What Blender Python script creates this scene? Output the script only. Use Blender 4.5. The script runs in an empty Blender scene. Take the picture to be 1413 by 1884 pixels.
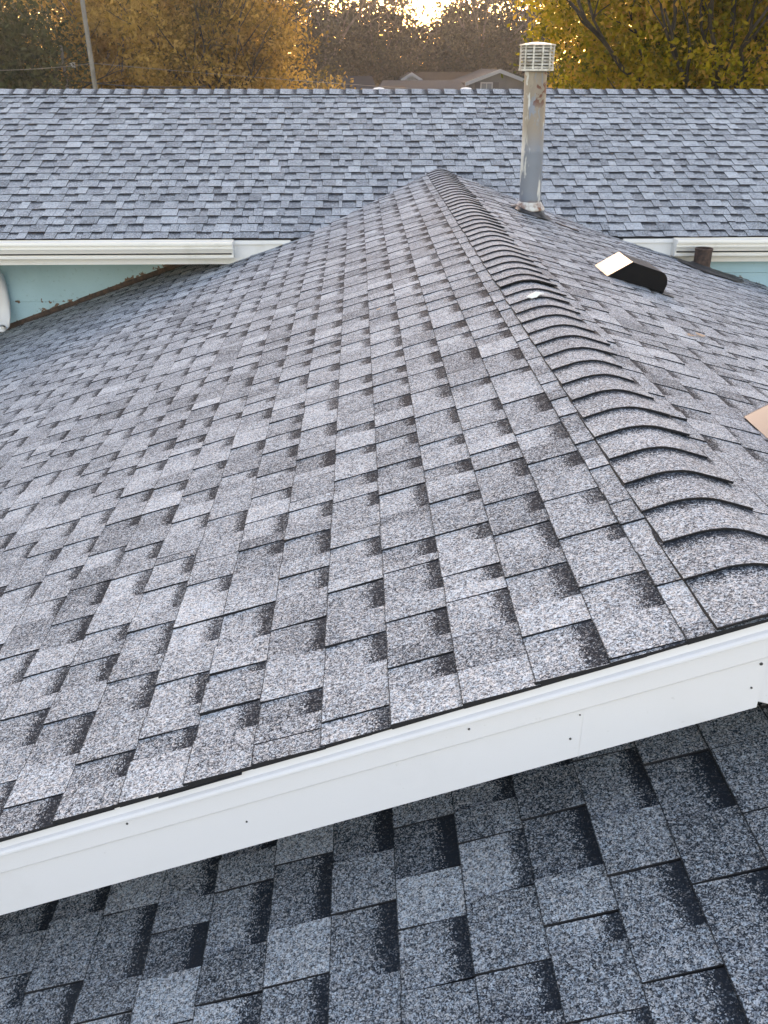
import bpy, math, random
import numpy as np
from mathutils import Vector, Matrix

# ------------------------------------------------------------------ camera, sky, light
S = bpy.context.scene
H = 4.9                                   # eye height above the lawn
F_PX, TH, PS, PH = 1644.94, 0.466546, 0.028930, 0.000949
fw = Vector((math.sin(PS)*math.cos(TH), math.cos(PS)*math.cos(TH), -math.sin(TH)))
rt = Vector((math.cos(PS), -math.sin(PS), 0)); up = rt.cross(fw)
rt2 = rt*math.cos(PH) + up*math.sin(PH); up2 = -rt*math.sin(PH) + up*math.cos(PH)
cd = bpy.data.cameras.new('camera'); cam = bpy.data.objects.new('camera', cd); S.collection.objects.link(cam)
cd.sensor_fit = 'VERTICAL'; cd.sensor_height = 24; cd.lens = 24*F_PX/1884
cd.clip_start = .05; cd.clip_end = 3000
m = Matrix((rt2, up2, -fw)).transposed().to_4x4(); m.translation = (0, 0, H); cam.matrix_world = m
S.camera = cam

SUN_EL, SUN_AZ = math.radians(7.0), math.radians(4.4)      # low sun straight ahead, a little to the right
w = bpy.data.worlds.new('World'); S.world = w; w.use_nodes = True
nt = w.node_tree; bg = nt.nodes['Background']
sk = nt.nodes.new('ShaderNodeTexSky'); sk.sky_type = 'NISHITA'; sk.sun_disc = False
sk.sun_elevation = SUN_EL; sk.sun_rotation = SUN_AZ; sk.altitude = 200; sk.air_density = 1.0; sk.dust_density = 1.5; sk.ozone_density = 1.5
nt.links.new(sk.outputs[0], bg.inputs[0]); bg.inputs[1].default_value = 0.15
sd = bpy.data.lights.new('sun', 'SUN'); sun = bpy.data.objects.new('sun', sd); S.collection.objects.link(sun)
sd.energy = 0.5; sd.angle = math.radians(50); sd.color = (.92, .97, .98)
sdir = Vector((math.sin(SUN_AZ)*math.cos(SUN_EL), math.cos(SUN_AZ)*math.cos(SUN_EL), math.sin(SUN_EL)))
sun.rotation_euler = sdir.to_track_quat('Z', 'Y').to_euler(); sun.location = (0, 40, 40)
S.view_settings.view_transform = 'Standard'; S.view_settings.look = 'None'
S.view_settings.exposure = 2.85; S.view_settings.use_white_balance = True; S.view_settings.white_balance_temperature = 8900; S.view_settings.white_balance_tint = 31; S.view_settings.gamma = 1; S.view_settings.use_curve_mapping = False

rnd = random.Random(7)
C = S.collection
WO = {}                                    # world origin of each object (none is rotated)

# ------------------------------------------------------------------ helpers
def tag(o, label=None, cat=None, group=None, kind=None):
    if label: o['label'] = label
    if cat: o['category'] = cat
    if group: o['group'] = group
    if kind: o['kind'] = kind
    return o
def link(o, wo, parent=None):
    C.objects.link(o); WO[o.name] = Vector(wo)
    if parent: o.parent = parent; o.location = Vector(wo) - WO[parent.name]
    else: o.location = wo
    return o
def empty(name, wo, **k):
    o = bpy.data.objects.new(name, None); o.empty_display_size = .2
    link(o, wo); return tag(o, **k)
class MB:                                   # collects verts in camera-based metres, z up, ground at -H
    def __init__(s): s.v = []; s.f = []; s.mi = []; s.col = []; s.uv = []
    def add(s, vs, fs, mi=0, col=None, uvs=None):
        b = len(s.v); s.v += [tuple(v) for v in vs]
        for k, f in enumerate(fs):
            s.f.append([i+b for i in f]); s.mi.append(mi if isinstance(mi, int) else mi[k])
            s.col.append(col or (.5, 0, 0, 1))
            s.uv += [(uvs[i] if uvs else (0, 0)) for i in f]
    def box(s, x0, x1, y0, y1, z0, z1, mi=0):
        vs = [(x, y, z) for x in (x0, x1) for y in (y0, y1) for z in (z0, z1)]
        s.add(vs, [(0,1,3,2),(4,6,7,5),(0,4,5,1),(2,3,7,6),(0,2,6,4),(1,5,7,3)], mi)
    def extrude(s, prof, a, b, axis='X', mi=0, caps=True):   # prof: list of 2D points, the other two axes in order
        n = len(prof)
        def P(p, t):
            return {'X': (t, p[0], p[1]), 'Y': (p[0], t, p[1]), 'Z': (p[0], p[1], t)}[axis]
        vs = [P(p, a) for p in prof] + [P(p, b) for p in prof]
        fs = [(i, (i+1) % n, (i+1) % n+n, i+n) for i in range(n)]
        if caps: fs += [tuple(range(n))[::-1], tuple(range(n, 2*n))]
        s.add(vs, fs, mi)
    def tube(s, pts, rads, n=10, mi=0, cap=True):
        pts = [Vector(p) for p in pts]; rings = []
        vs = []; up0 = Vector((0, 0, 1))
        for i, p in enumerate(pts):
            d = (pts[min(i+1, len(pts)-1)] - pts[max(i-1, 0)]).normalized()
            r0 = up0 if abs(d.z) < .9 else Vector((1, 0, 0))
            a = d.cross(r0).normalized(); b = d.cross(a)
            for k in range(n):
                t = 2*math.pi*k/n; vs.append(p + (a*math.cos(t) + b*math.sin(t))*rads[i])
        fs = []
        for i in range(len(pts)-1):
            for k in range(n): fs.append((i*n+k, i*n+(k+1) % n, (i+1)*n+(k+1) % n, (i+1)*n+k))
        if cap: fs += [tuple(range(n))[::-1], tuple(range((len(pts)-1)*n, len(pts)*n))]
        s.add(vs, fs, mi)
    def lathe(s, c, prof, n=28, mi=0, lean=(0, 0)):          # prof: (r, z); z relative to c
        vs = []; 
        for r, z in prof:
            for k in range(n):
                t = 2*math.pi*k/n; vs.append((c[0]+lean[0]*z+r*math.cos(t), c[1]+lean[1]*z+r*math.sin(t), c[2]+z))
        fs = []
        for i in range(len(prof)-1):
            for k in range(n): fs.append((i*n+k, i*n+(k+1) % n, (i+1)*n+(k+1) % n, (i+1)*n+k))
        s.add(vs, fs, mi)
    def build(s, name, mats, parent=None, smooth=False, origin=None, attrs=False, **k):
        vs = np.array(s.v, dtype=float); vs[:, 2] += H
        if origin is None:
            o0 = (vs.min(0)+vs.max(0))/2; o0[2] = vs[:, 2].min()
        else: o0 = np.array(origin, dtype=float)
        me = bpy.data.meshes.new(name); me.from_pydata((vs-o0).tolist(), [], s.f)
        for mt in (mats if isinstance(mats, (list, tuple)) else [mats]): me.materials.append(mt)
        me.polygons.foreach_set('material_index', s.mi)
        if smooth: me.polygons.foreach_set('use_smooth', [True]*len(s.f))
        if attrs:
            a = me.attributes.new('tone', 'FLOAT_COLOR', 'FACE'); a.data.foreach_set('color', [c for q in s.col for c in q])
            u = me.uv_layers.new(name='UVMap'); u.data.foreach_set('uv', [c for q in s.uv for c in q])
        me.update()
        o = bpy.data.objects.new(name, me); link(o, o0.tolist(), parent); return tag(o, **k)

# ------------------------------------------------------------------ materials
def mat(name, col, rough=.6, metal=0, spec=.5):
    mt = bpy.data.materials.new(name); mt.use_nodes = True
    b = mt.node_tree.nodes['Principled BSDF']; b.inputs['Base Color'].default_value = (*col, 1)
    b.inputs['Roughness'].default_value = rough; b.inputs['Metallic'].default_value = metal
    b.inputs['Specular IOR Level'].default_value = spec
    return mt
class NT:
    def __init__(s, mt): s.t = mt.node_tree; s.b = s.t.nodes['Principled BSDF']
    def n(s, ty, **k):
        q = s.t.nodes.new(ty)
        for a, v in k.items(): setattr(q, a, v)
        return q
    def L(s, a, b): s.t.links.new(a, b)
    def math(s, op, a, b=None, c=None):
        q = s.n('ShaderNodeMath', operation=op)
        for i, x in enumerate((a, b, c)):
            if x is None: continue
            if isinstance(x, (int, float)): q.inputs[i].default_value = x
            else: s.L(x, q.inputs[i])
        return q.outputs[0]
    def noise(s, scale, detail=3, vec=None, rough=.5):
        q = s.n('ShaderNodeTexNoise'); q.inputs['Scale'].default_value = scale; q.inputs['Detail'].default_value = detail; q.inputs['Roughness'].default_value = rough
        if vec is not None: s.L(vec, q.inputs['Vector'])
        return q.outputs['Fac']
    def smooth(s, x, a, b):
        q = s.n('ShaderNodeMapRange', interpolation_type='SMOOTHSTEP'); s.L(x, q.inputs[0])
        q.inputs[1].default_value = a; q.inputs[2].default_value = b; return q.outputs[0]
    def ramp(s, x, stops, interp='LINEAR'):
        q = s.n('ShaderNodeValToRGB'); s.L(x, q.inputs[0]); cr = q.color_ramp; cr.interpolation = interp
        while len(cr.elements) < len(stops): cr.elements.new(.5)
        for e, (p, c) in zip(cr.elements, stops): e.position = p; e.color = (*c, 1) if isinstance(c, tuple) else (c, c, c, 1)
        return q.outputs[0]
    def mix(s, f, a, b):
        q = s.n('ShaderNodeMix', data_type='RGBA'); s.L(f, q.inputs[0]) if not isinstance(f, (int, float)) else setattr(q.inputs[0], 'default_value', f)
        for x, i in ((a, 6), (b, 7)):
            if isinstance(x, tuple): q.inputs[i].default_value = (*x, 1)
            else: s.L(x, q.inputs[i])
        return q.outputs[2]
    def pos(s): return s.n('ShaderNodeNewGeometry').outputs['Position']
    def bump(s, h, st, dist):
        q = s.n('ShaderNodeBump'); s.L(h, q.inputs['Height']); q.inputs['Strength'].default_value = st; q.inputs['Distance'].default_value = dist
        s.L(q.outputs[0], s.b.inputs['Normal'])

def shingle_material():
    mt = mat('granule_shingle', (.2, .2, .2), .95, 0, .12); t = NT(mt)
    at = t.n('ShaderNodeAttribute', attribute_name='tone'); sp = t.n('ShaderNodeSeparateColor'); t.L(at.outputs['Color'], sp.inputs[0])
    tone, slot, start = sp.outputs[0], sp.outputs[1], sp.outputs[2]
    uv = t.n('ShaderNodeUVMap'); sx = t.n('ShaderNodeSeparateXYZ'); t.L(uv.outputs[0], sx.inputs[0]); v = sx.outputs[1]
    P = t.pos()
    vo = t.n('ShaderNodeTexVoronoi'); vo.inputs['Scale'].default_value = 430; t.L(P, vo.inputs['Vector'])
    sc = t.n('ShaderNodeSeparateColor'); t.L(vo.outputs['Color'], sc.inputs[0])
    vo2 = t.n('ShaderNodeTexVoronoi'); vo2.inputs['Scale'].default_value = 190; t.L(P, vo2.inputs['Vector'])
    sc2 = t.n('ShaderNodeSeparateColor'); t.L(vo2.outputs['Color'], sc2.inputs[0])
    n1 = t.noise(55, 3, P); n2 = t.noise(3.0, 4, P); n3 = t.noise(14, 2, P)
    # band: dark granules printed on the upper part of the lower layer, ragged edge
    e = t.math('ADD', v, t.math('MULTIPLY', t.math('SUBTRACT', n1, .5), .22))
    e = t.math('ADD', e, t.math('MULTIPLY', t.math('SUBTRACT', sc.outputs[1], .5), .24))
    e = t.math('SUBTRACT', e, start)
    band = t.math('MULTIPLY', t.smooth(e, -.05, .05), slot)
    # r' = granule lottery shifted by tone
    r = t.math('ADD', t.math('MULTIPLY', sc.outputs[0], .66), t.math('MULTIPLY', sc2.outputs[0], .34))
    r = t.math('ADD', r, t.math('MULTIPLY', t.math('SUBTRACT', tone, .5), .50))
    r = t.math('ADD', r, t.math('MULTIPLY', t.math('SUBTRACT', n2, .5), .20))
    r = t.math('ADD', r, t.math('MULTIPLY', t.math('SUBTRACT', n3, .5), .22))
    r = t.math('SUBTRACT', r, t.math('MULTIPLY', band, .46))
    col = t.ramp(r, [(0, (.016, .0205, .027)), (.22, (.040, .047, .056)), (.38, (.135, .150, .164)), (.55, (.265, .290, .309)), (.74, (.415, .450, .474)), (.97, (.61, .650, .672))])
    tint = t.ramp(sc2.outputs[2], [(0, (.90, 1.0, 1.06)), (.5, (1, 1, 1)), (1, (1.08, .99, .92))])
    mu = t.n('ShaderNodeMix', data_type='RGBA', blend_type='MULTIPLY'); mu.inputs[0].default_value = 1; t.L(col, mu.inputs[6]); t.L(tint, mu.inputs[7]); col = mu.outputs[2]
    # the cut lower edge shows bare asphalt
    ve = t.math('ADD', v, t.math('MULTIPLY', t.math('SUBTRACT', sc.outputs[1], .5), .012))
    col = t.mix(t.math('MULTIPLY', t.smooth(ve, .021, .010), .85), col, (.014, .014, .016))
    n4 = t.noise(1.3, 3, P)
    col = t.mix(t.math('MULTIPLY', t.smooth(n4, .6, .8), .12), col, (.22, .20, .18))
    t.L(col, t.b.inputs['Base Color']); t.bump(sc.outputs[0], .5, .0012)
    return mt
M = {}
M['shingle'] = shingle_material()
M['edge'] = mat('asphalt_edge', (.012, .012, .014), .9)
M['deck'] = mat('roof_felt', (.03, .03, .032), .9)
def white_paint(name, base=(.80, .81, .83), dirt=.25, scale=3, rough=.45):
    mt = mat(name, base, rough); t = NT(mt); P = t.pos()
    n = t.noise(scale, 5, P, .65); n2 = t.noise(60, 2, P)
    c = t.mix(t.math('MULTIPLY', t.smooth(n, .50, .78), dirt), base, (base[0]*.62, base[1]*.6, base[2]*.55))
    c = t.mix(t.math('MULTIPLY', t.smooth(n2, .72, .8), dirt), c, (.3, .28, .25))
    t.L(c, t.b.inputs['Base Color']); t.bump(t.noise(3.5, 3, P), .22, .012)
    return mt
M['trim'] = white_paint('white_aluminium_trim', (.72, .72, .74), .16)
M['drip'] = white_paint('weathered_drip_edge', (.66, .655, .64), .3, 6)
M['oldwhite'] = white_paint('weathered_white_paint', (.76, .75, .73), .45, 2.5, .55)
M['gutter'] = white_paint('ivory_gutter_paint', (.80, .775, .72), .35, 4, .4)
M['screw'] = mat('grey_screw', (.12, .12, .12), .4, .7)

def teal_material():
    mt = mat('teal_siding_paint', (.22, .36, .37), .6); t = NT(mt); P = t.pos()
    sx = t.n('ShaderNodeSeparateXYZ'); t.L(P, sx.inputs[0])
    # bare wood shows along the roof line and at the board joints, where the paint has peeled
    roofz = t.math('ADD', t.math('MULTIPLY', sx.outputs[0], .3425), H-.933-.3425*.643)
    roofz = t.math('MINIMUM', roofz, t.math('ADD', t.math('MULTIPLY', sx.outputs[0], -.31), H-.933+.31*.905-.06))
    d = t.math('SUBTRACT', sx.outputs[2], roofz)
    n = t.noise(11, 5, P, .7)
    q = t.math('SUBTRACT', t.math('MULTIPLY', t.math('SUBTRACT', n, .30), .26), d)
    peel = t.smooth(q, .0, .012)
    js = t.math('ABSOLUTE', t.math('SUBTRACT', sx.outputs[2], H-2.045))
    q2 = t.math('SUBTRACT', t.math('MULTIPLY', t.math('SUBTRACT', t.noise(6, 5, P, .7), .57), .40), js)
    peel = t.math('MAXIMUM', peel, t.smooth(q2, .0, .006))
    c = t.mix(t.smooth(t.noise(2.2, 4, P), .3, .75), (.33, .54, .61), (.27, .46, .52))
    c = t.mix(t.math('MULTIPLY', t.smooth(t.noise(30, 3, P), .6, .8), .4), c, (.15, .22, .22))
    wood = t.mix(t.noise(50, 3, P), (.05, .025, .015), (.22, .13, .08))
    t.L(t.mix(peel, c, wood), t.b.inputs['Base Color']); t.bump(t.noise(20, 3, P), .3, .003)
    return mt
M['teal'] = teal_material()
def galv_material():
    mt = mat('weathered_galvanised_flue', (.4, .42, .45), .5, .15); t = NT(mt); P = t.pos()
    mp = t.n('ShaderNodeMapping'); mp.inputs['Scale'].default_value = (7, 7, 2.0); t.L(P, mp.inputs[0])
    n = t.noise(1.5, 5, mp.outputs[0], .6)
    sx = t.n('ShaderNodeSeparateXYZ'); t.L(P, sx.inputs[0])
    h = t.math('SUBTRACT', sx.outputs[2], H-1.0)          # 0 at the collar, ~.95 under the cap
    base = t.mix(t.noise(3, 3, P), (.12, .145, .18), (.22, .25, .29))
    # remains of white paint: more towards the top and on the side away from the weather
    wx = t.math('MULTIPLY', t.math('SUBTRACT', 1.33, sx.outputs[0]), 3.2)
    wf = t.math('ADD', t.math('ADD', n, wx), t.math('MULTIPLY', h, .11))
    c = t.mix(t.smooth(wf, .69, .74), base, (.52, .52, .49))
    n3 = t.noise(2.2, 4, mp.outputs[0], .6)
    up_ = t.smooth(h, .35, .6)
    tan = t.math('MULTIPLY', t.smooth(n3, .44, .49), up_)
    c = t.mix(t.math('MULTIPLY', tan, .85), c, (.24, .185, .13))
    mp2 = t.n('ShaderNodeMapping'); mp2.inputs['Scale'].default_value = (26, 26, 3.0); mp2.inputs['Location'].default_value = (3, 1, 7); t.L(P, mp2.inputs[0])
    drip = t.math('MULTIPLY', t.smooth(t.noise(1.4, 4, mp2.outputs[0], .6), .60, .64), t.smooth(sx.outputs[0], 1.33, 1.37)); c = t.mix(drip, c, (.55, .55, .53))
    n5 = t.noise(11, 4, P, .6)
    sp = t.math('MULTIPLY', t.smooth(t.math('ADD', n5, t.math('MULTIPLY', t.math('SUBTRACT', sx.outputs[0], 1.36), 1.6)), .53, .57), t.smooth(h, .66, .76))
    low = t.smooth(t.math('ADD', h, t.math('MULTIPLY', n, -.08)), .012, -.03)
    c = t.mix(sp, c, (.12, .035, .02)); c = t.mix(low, c, (.15, .06, .035))
    t.L(c, t.b.inputs['Base Color']); t.bump(t.noise(8, 3, P), .15, .004)
    return mt
M['galv'] = galv_material()
def rusty(name, a, b, scale=18, rough=.75, metal=0.):
    mt = mat(name, a, rough, metal); t = NT(mt); P = t.pos()
    t.L(t.mix(t.smooth(t.noise(scale, 5, P, .65), .35, .7), a, b), t.b.inputs['Base Color']); t.bump(t.noise(scale*2, 3, P), .3, .002)
    return mt
M['collar'] = rusty('rusty_white_collar', (.62, .60, .55), (.20, .075, .04), 16)
M['capmetal'] = rusty('dull_white_cap_metal', (.62, .59, .53), (.34, .29, .22), 30, .5)
M['capdark'] = mat('cap_interior', (.02, .018, .016), .9)
M['tar'] = rusty('black_roof_tar', (.012, .012, .013), (.05, .05, .05), 20, .6)
M['flash'] = rusty('grey_lead_flashing', (.22, .24, .26), (.08, .085, .09), 10, .6)
M['rustpipe'] = rusty('brown_rusted_iron', (.035, .022, .018), (.10, .055, .04), 30, .8)
M['black'] = mat('black_vent_paint', (.006, .006, .007), .30, 0, .5)
M['matteblack'] = mat('matte_black_paint', (.005, .005, .006), .6, 0, .15)
M['dryleaf'] = mat('dry_leaf', (.45, .30, .20), .8)
M['chip'] = mat('white_paint_chip', (.82, .81, .78), .6)
M['bark'] = rusty('tree_bark', (.055, .045, .038), (.12, .10, .085), 3, .95)
M['bark_dark'] = rusty('dark_tree_bark', (.02, .017, .014), (.06, .05, .04), 3, .95)
M['polewood'] = rusty('grey_pole_wood', (.15, .135, .115), (.24, .22, .19), 2, .9)
M['wire'] = mat('pale_cable', (.22, .20, .17), .6)
M['wire_dark'] = mat('dark_cable', (.05, .045, .04), .6)
def leaf_mat(name, cols, trans=.45):
    mt = bpy.data.materials.new(name); mt.use_nodes = True; t = NT(mt)
    at = t.n('ShaderNodeAttribute', attribute_name='tone'); sp = t.n('ShaderNodeSeparateColor'); t.L(at.outputs['Color'], sp.inputs[0])
    st = [(i/(len(cols)-1), c) for i, c in enumerate(cols)]
    col = t.ramp(sp.outputs[0], st)
    t.L(col, t.b.inputs['Base Color']); t.b.inputs['Roughness'].default_value = .7; t.b.inputs['Specular IOR Level'].default_value = .2
    tr = t.n('ShaderNodeBsdfTranslucent'); t.L(col, tr.inputs[0]); mx = t.n('ShaderNodeMixShader'); mx.inputs[0].default_value = trans
    t.L(t.b.outputs[0], mx.inputs[1]); t.L(tr.outputs[0], mx.inputs[2]); t.L(mx.outputs[0], t.t.nodes['Material Output'].inputs[0])
    return mt
M['leaf_gold'] = leaf_mat('gold_green_leaves', [(.05, .065, .006), (.14, .14, .008), (.30, .25, .012), (.46, .34, .02), (.56, .31, .06)], .6)
M['leaf_orange'] = leaf_mat('orange_brown_leaves', [(.10, .08, .02), (.28, .17, .03), (.46, .27, .055), (.60, .37, .10)], .6)
M['leaf_green'] = leaf_mat('dull_green_leaves', [(.02, .03, .012), (.05, .06, .02), (.085, .09, .03)], .3)
M['leaf_brown'] = leaf_mat('brown_olive_leaves', [(.012, .014, .007), (.028, .027, .012), (.06, .05, .02)], .15)
def grass_material():
    mt = mat('lawn', (.05, .07, .02), .95); t = NT(mt); P = t.pos()
    c = t.mix(t.noise(.15, 5, P), (.035, .06, .015), (.09, .085, .03)); c = t.mix(t.smooth(t.noise(4, 4, P), .5, .7), c, (.16, .10, .035))
    t.L(c, t.b.inputs['Base Color']); return mt
M['grass'] = grass_material()

# ------------------------------------------------------------------ ground and sky setting
g = MB(); R_ = 1500
g.add([(-R_, -R_, -H), (R_, -R_, -H), (R_, R_, -H), (-R_, R_, -H)], [(0, 1, 2, 3)])
g.build('ground', M['grass'], kind='structure', origin=(0, 0, 0))

# ------------------------------------------------------------------ the house and its roofs
X0, Z0 = .643, -.933                      # left edge of the ridge caps
XR1 = .905                                # right edge of the ridge caps
BL = .33; SL = math.tan(BL); SR = .31; BR = math.atan(SR); BM = .3317; SM = math.tan(BM)
YM, ZM = 10.482, -.343                    # first course line of the main roof
YRIDGE = 10.67; YEAVE = 7.668; YRAKE = 1.335
zL = lambda x: Z0 - SL*(X0-x)
zR = lambda x: Z0 - SR*(x-XR1)
zM = lambda y: ZM - SM*(YM-y)
XAP = (SL*X0 + SR*XR1)/(SL+SR)            # where both wing slopes meet
house = empty('house', (0, 6, 0), label='single storey house with grey shingle roofs, white fascias and peeling teal siding', cat='house')

class Plane:
    def __init__(s, O, D, A):
        s.O = Vector(O); s.D = Vector(D).normalized(); s.A = Vector(A); s.N = s.D.cross(s.A)
        if s.N.z < 0: s.N = -s.N
    def P(s, a, q, h=0): return s.O + s.A*a + s.D*q + s.N*h
PL = Plane((X0, 0, Z0), (-math.cos(BL), 0, -math.sin(BL)), (0, 1, 0))
PR = Plane((XR1, 0, Z0), (math.cos(BR), 0, -math.sin(BR)), (0, 1, 0))
PMn = Plane((0, YM, ZM), (0, -math.cos(BM), -math.sin(BM)), (1, 0, 0))
LOWER = .44
PLo = Plane((X0, 0, Z0-LOWER), (-math.cos(BL), 0, -math.sin(BL)), (0, 1, 0))
PLr = Plane((XR1, 0, Z0-LOWER), (math.cos(BR), 0, -math.sin(BR)), (0, 1, 0))

def clip(poly, fn):                        # keep fn(a,s) > 0; fn linear; poly of (a,s,v)
    out = []; n = len(poly)
    for i in range(n):
        p, q = poly[i], poly[(i+1) % n]; a, b = fn(p), fn(q)
        if a >= 0: out.append(p)
        if (a > 0 and b < 0) or (a < 0 and b > 0):
            t = a/(a-b); out.append(tuple(p[k]+t*(q[k]-p[k]) for k in range(3)))
    return out
def poly_area(P):
    return abs(sum(P[i][0]*P[(i+1) % len(P)][1]-P[(i+1) % len(P)][0]*P[i][1] for i in range(len(P))))/2
def to_px(P):
    x, y, z = P.dot(rt2), P.dot(up2), P.dot(fw)
    return (706.5+F_PX*x/z, 942-F_PX*y/z, z) if z > .1 else (1e6, 1e6, 1)

def make_piece(pl, poly, tooth, tone, lift, tk=1.0, band=None):
    """one tab: prism, thick at the butt and thin where the next course covers it"""
    mb = MB(); n = len(poly)
    def hh(v):
        a, b = ((.0088, .0032) if tooth else (.0052, .0014))
        return (a*tk + lift)*(1-v) + b*v
    top = [pl.P(p[0], p[1], hh(p[2])) for p in poly]; bot = [pl.P(p[0], p[1], -.004) for p in poly]
    nrm = (top[1]-top[0]).cross(top[2]-top[0])
    idx = list(range(n))
    fs = [tuple(idx)] + [(i, i+n, (i+1) % n+n, (i+1) % n) for i in idx]
    if nrm.dot(pl.N) < 0: fs = [tuple(reversed(f)) for f in fs]
    start = band if band is not None else (rnd.uniform(.69, .79))
    mb.add(top+bot, fs, [0]+[1]*n, (tone, 0. if tooth else 1., start, 1), [(p[0], p[2]) for p in poly]*2)
    return mb
TONES = [.38, .46, .52, .55, .58, .60, .63, .66, .70, .80]
def courses(pl, s_list, E, a0, a1, clips, wob=.0, tonebias=0., extra_split=None, tk=1.0, tones=TONES, LT=(.055, .155), LS=(.07, .15)):
    out = []
    for ci, sb in enumerate(s_list):
        a = a0 - rnd.uniform(0, .2); tooth = rnd.random() < .5
        ph1, ph2 = rnd.uniform(0, 6), rnd.uniform(0, 6)
        while a < a1:
            L = rnd.uniform(*LT) if tooth else rnd.uniform(*LS)
            if rnd.random() < .08: L *= .5
            b = a+L; segs = [(max(a, a0), min(b, a1))]
            if extra_split is not None and segs[0][0] < extra_split < segs[0][1]:
                segs = [(segs[0][0], extra_split), (extra_split, segs[0][1])]
            tone = rnd.choice(tones)+rnd.uniform(-.06, .06)+tonebias; lift = max(0, rnd.gauss(.0, .0012))*tk
            for (u, v_) in segs:
                if v_-u < .004: continue
                gp = .0012
                def wb(x): return wob*(math.sin(x*1.9+ph1)+.6*math.sin(x*4.7+ph2))
                s0 = sb+wb(u)+rnd.uniform(-.0012, .0012); s1 = sb+wb(v_)+rnd.uniform(-.0012, .0012)
                sk_ = rnd.uniform(-.003, .003)
                poly = [(u+gp, s0, 0.), (v_-gp, s1, 0.), (v_-gp+sk_, sb-E*1.06, 1.06), (u+gp+sk_, sb-E*1.06, 1.06)]
                for fn in clips((u+v_)/2, sb): 
                    poly = clip(poly, fn)
                    if len(poly) < 3: break
                if len(poly) < 3 or poly_area(poly) < 2e-5: continue
                mb = make_piece(pl, poly, tooth, tone, lift, tk)
                c = pl.P(sum(p[0] for p in poly)/len(poly), sum(p[1] for p in poly)/len(poly))
                px, py, dz = to_px(c); vis = -30 < px < 1443 and -30 < py < 1914
                score = poly_area(poly)*abs(c.normalized().dot(pl.N))/c.length_squared if vis else 0
                out.append((score, mb))
            a = b
            tooth = (not tooth) if (not tooth or rnd.random() < .84) else tooth
    return out
def emit(pieces, parent, nmax, label_stuff='shingle_field'):
    pieces.sort(key=lambda t: -t[0]); mats = [M['shingle'], M['edge']]
    k = 0
    for sc_, mb in pieces[:nmax]:
        if sc_ <= 0: break
        mb.build('shingle', mats, parent, attrs=True); k += 1
    rest = MB()
    for sc_, mb in pieces[k:]:
        b = len(rest.v); rest.v += mb.v; rest.f += [[i+b for i in f] for f in mb.f]; rest.mi += mb.mi; rest.col += mb.col; rest.uv += mb.uv
    if rest.f: rest.build(label_stuff, mats, parent, attrs=True, kind='stuff')

# --- wing roof
SE = 5.1; SRE = 4.6
wing = MB()
def strip(pl, a0, a1, s0, s1, h):  # deck quad
    return [pl.P(a0, s0, h), pl.P(a1, s0, h), pl.P(a1, s1, h), pl.P(a0, s1, h)]
sapL = -.075; sapR = -.075             # the deck stops short of the apex, under the caps
for pl, sa, se in ((PL, sapL, SE), (PR, sapR, SRE)):
    top = strip(pl, YRAKE+.035, 8.75, sa, se, -.008); bot = strip(pl, YRAKE+.035, 8.75, sa, se, -.03)
    # the deck stops on the line where it meets the main roof
    for q in (top, bot):
        for i, sv in ((1, sa), (2, se)):
            P = pl.P(0, sv); yy = YM + (P.z-ZM)/SM; q[i] = q[i] + Vector((0, max(yy, 7.72)-8.75 + (.9 if yy < 7.72 else 0), 0)) if yy < 8.75 else q[i]
    wing.add(top+bot, [(0, 1, 2, 3), (4, 7, 6, 5), (0, 4, 5, 1), (1, 5, 6, 2), (2, 6, 7, 3), (3, 7, 4, 0)])
wing_roof = wing.build('wing_roof', M['deck'], house)
E_ = .143; OFF = .0
def clipsL(a, s):
    # below the eave the wing runs on to the teal wall; above it the main roof cuts it
    fn1 = lambda p: PL.P(p[0], p[1]).z - zM(p[0]) - .004
    fn2 = lambda p: 8.6 - p[0]
    z = PL.P(a, s).z
    return [fn1] if z > zM(YEAVE)+.06 else [fn2]
def clipsR(a, s):
    fn1 = lambda p: PR.P(p[0], p[1]).z - zM(p[0]) - .004
    fn2 = lambda p: 7.82 - p[0]
    z = PR.P(a, s).z
    return [fn1] if z > zM(YEAVE)+.06 else [fn2]
offL = .1944-.143                          # first full course line left of the caps
sl = [offL+E_*i for i in range(0, 35)]
pL = courses(PL, sl, E_, YRAKE, 9.0, clipsL, wob=.0008)
sr = [.06+E_*i for i in range(0, 31)]
pR = courses(PR, sr, E_, YRAKE, 9.0, clipsR, wob=.0008)
NMAX_W = 300
emit(pL+pR, wing_roof, NMAX_W)

# starter edge under the rake: ragged black strips
ed = MB()
for pl, se in ((PL, SE), (PR, SRE)):
    s = -.12
    while s < se:
        L = rnd.uniform(.1, .3); y0 = YRAKE-rnd.uniform(-.010, .0012)
        vs = [pl.P(y0, s, -.0045), pl.P(y0, min(s+L, se), -.0045), pl.P(y0+.06, min(s+L, se), -.0045), pl.P(y0+.06, s, -.0045)]
        vs += [v - pl.N*.0025 for v in vs]
        ed.add(vs, [(0, 1, 2, 3), (4, 7, 6, 5), (0, 4, 5, 1), (1, 5, 6, 2), (2, 6, 7, 3), (3, 7, 4, 0)]); s += L*.98
ed.build('starter_strip', M['edge'], wing_roof)

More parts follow.
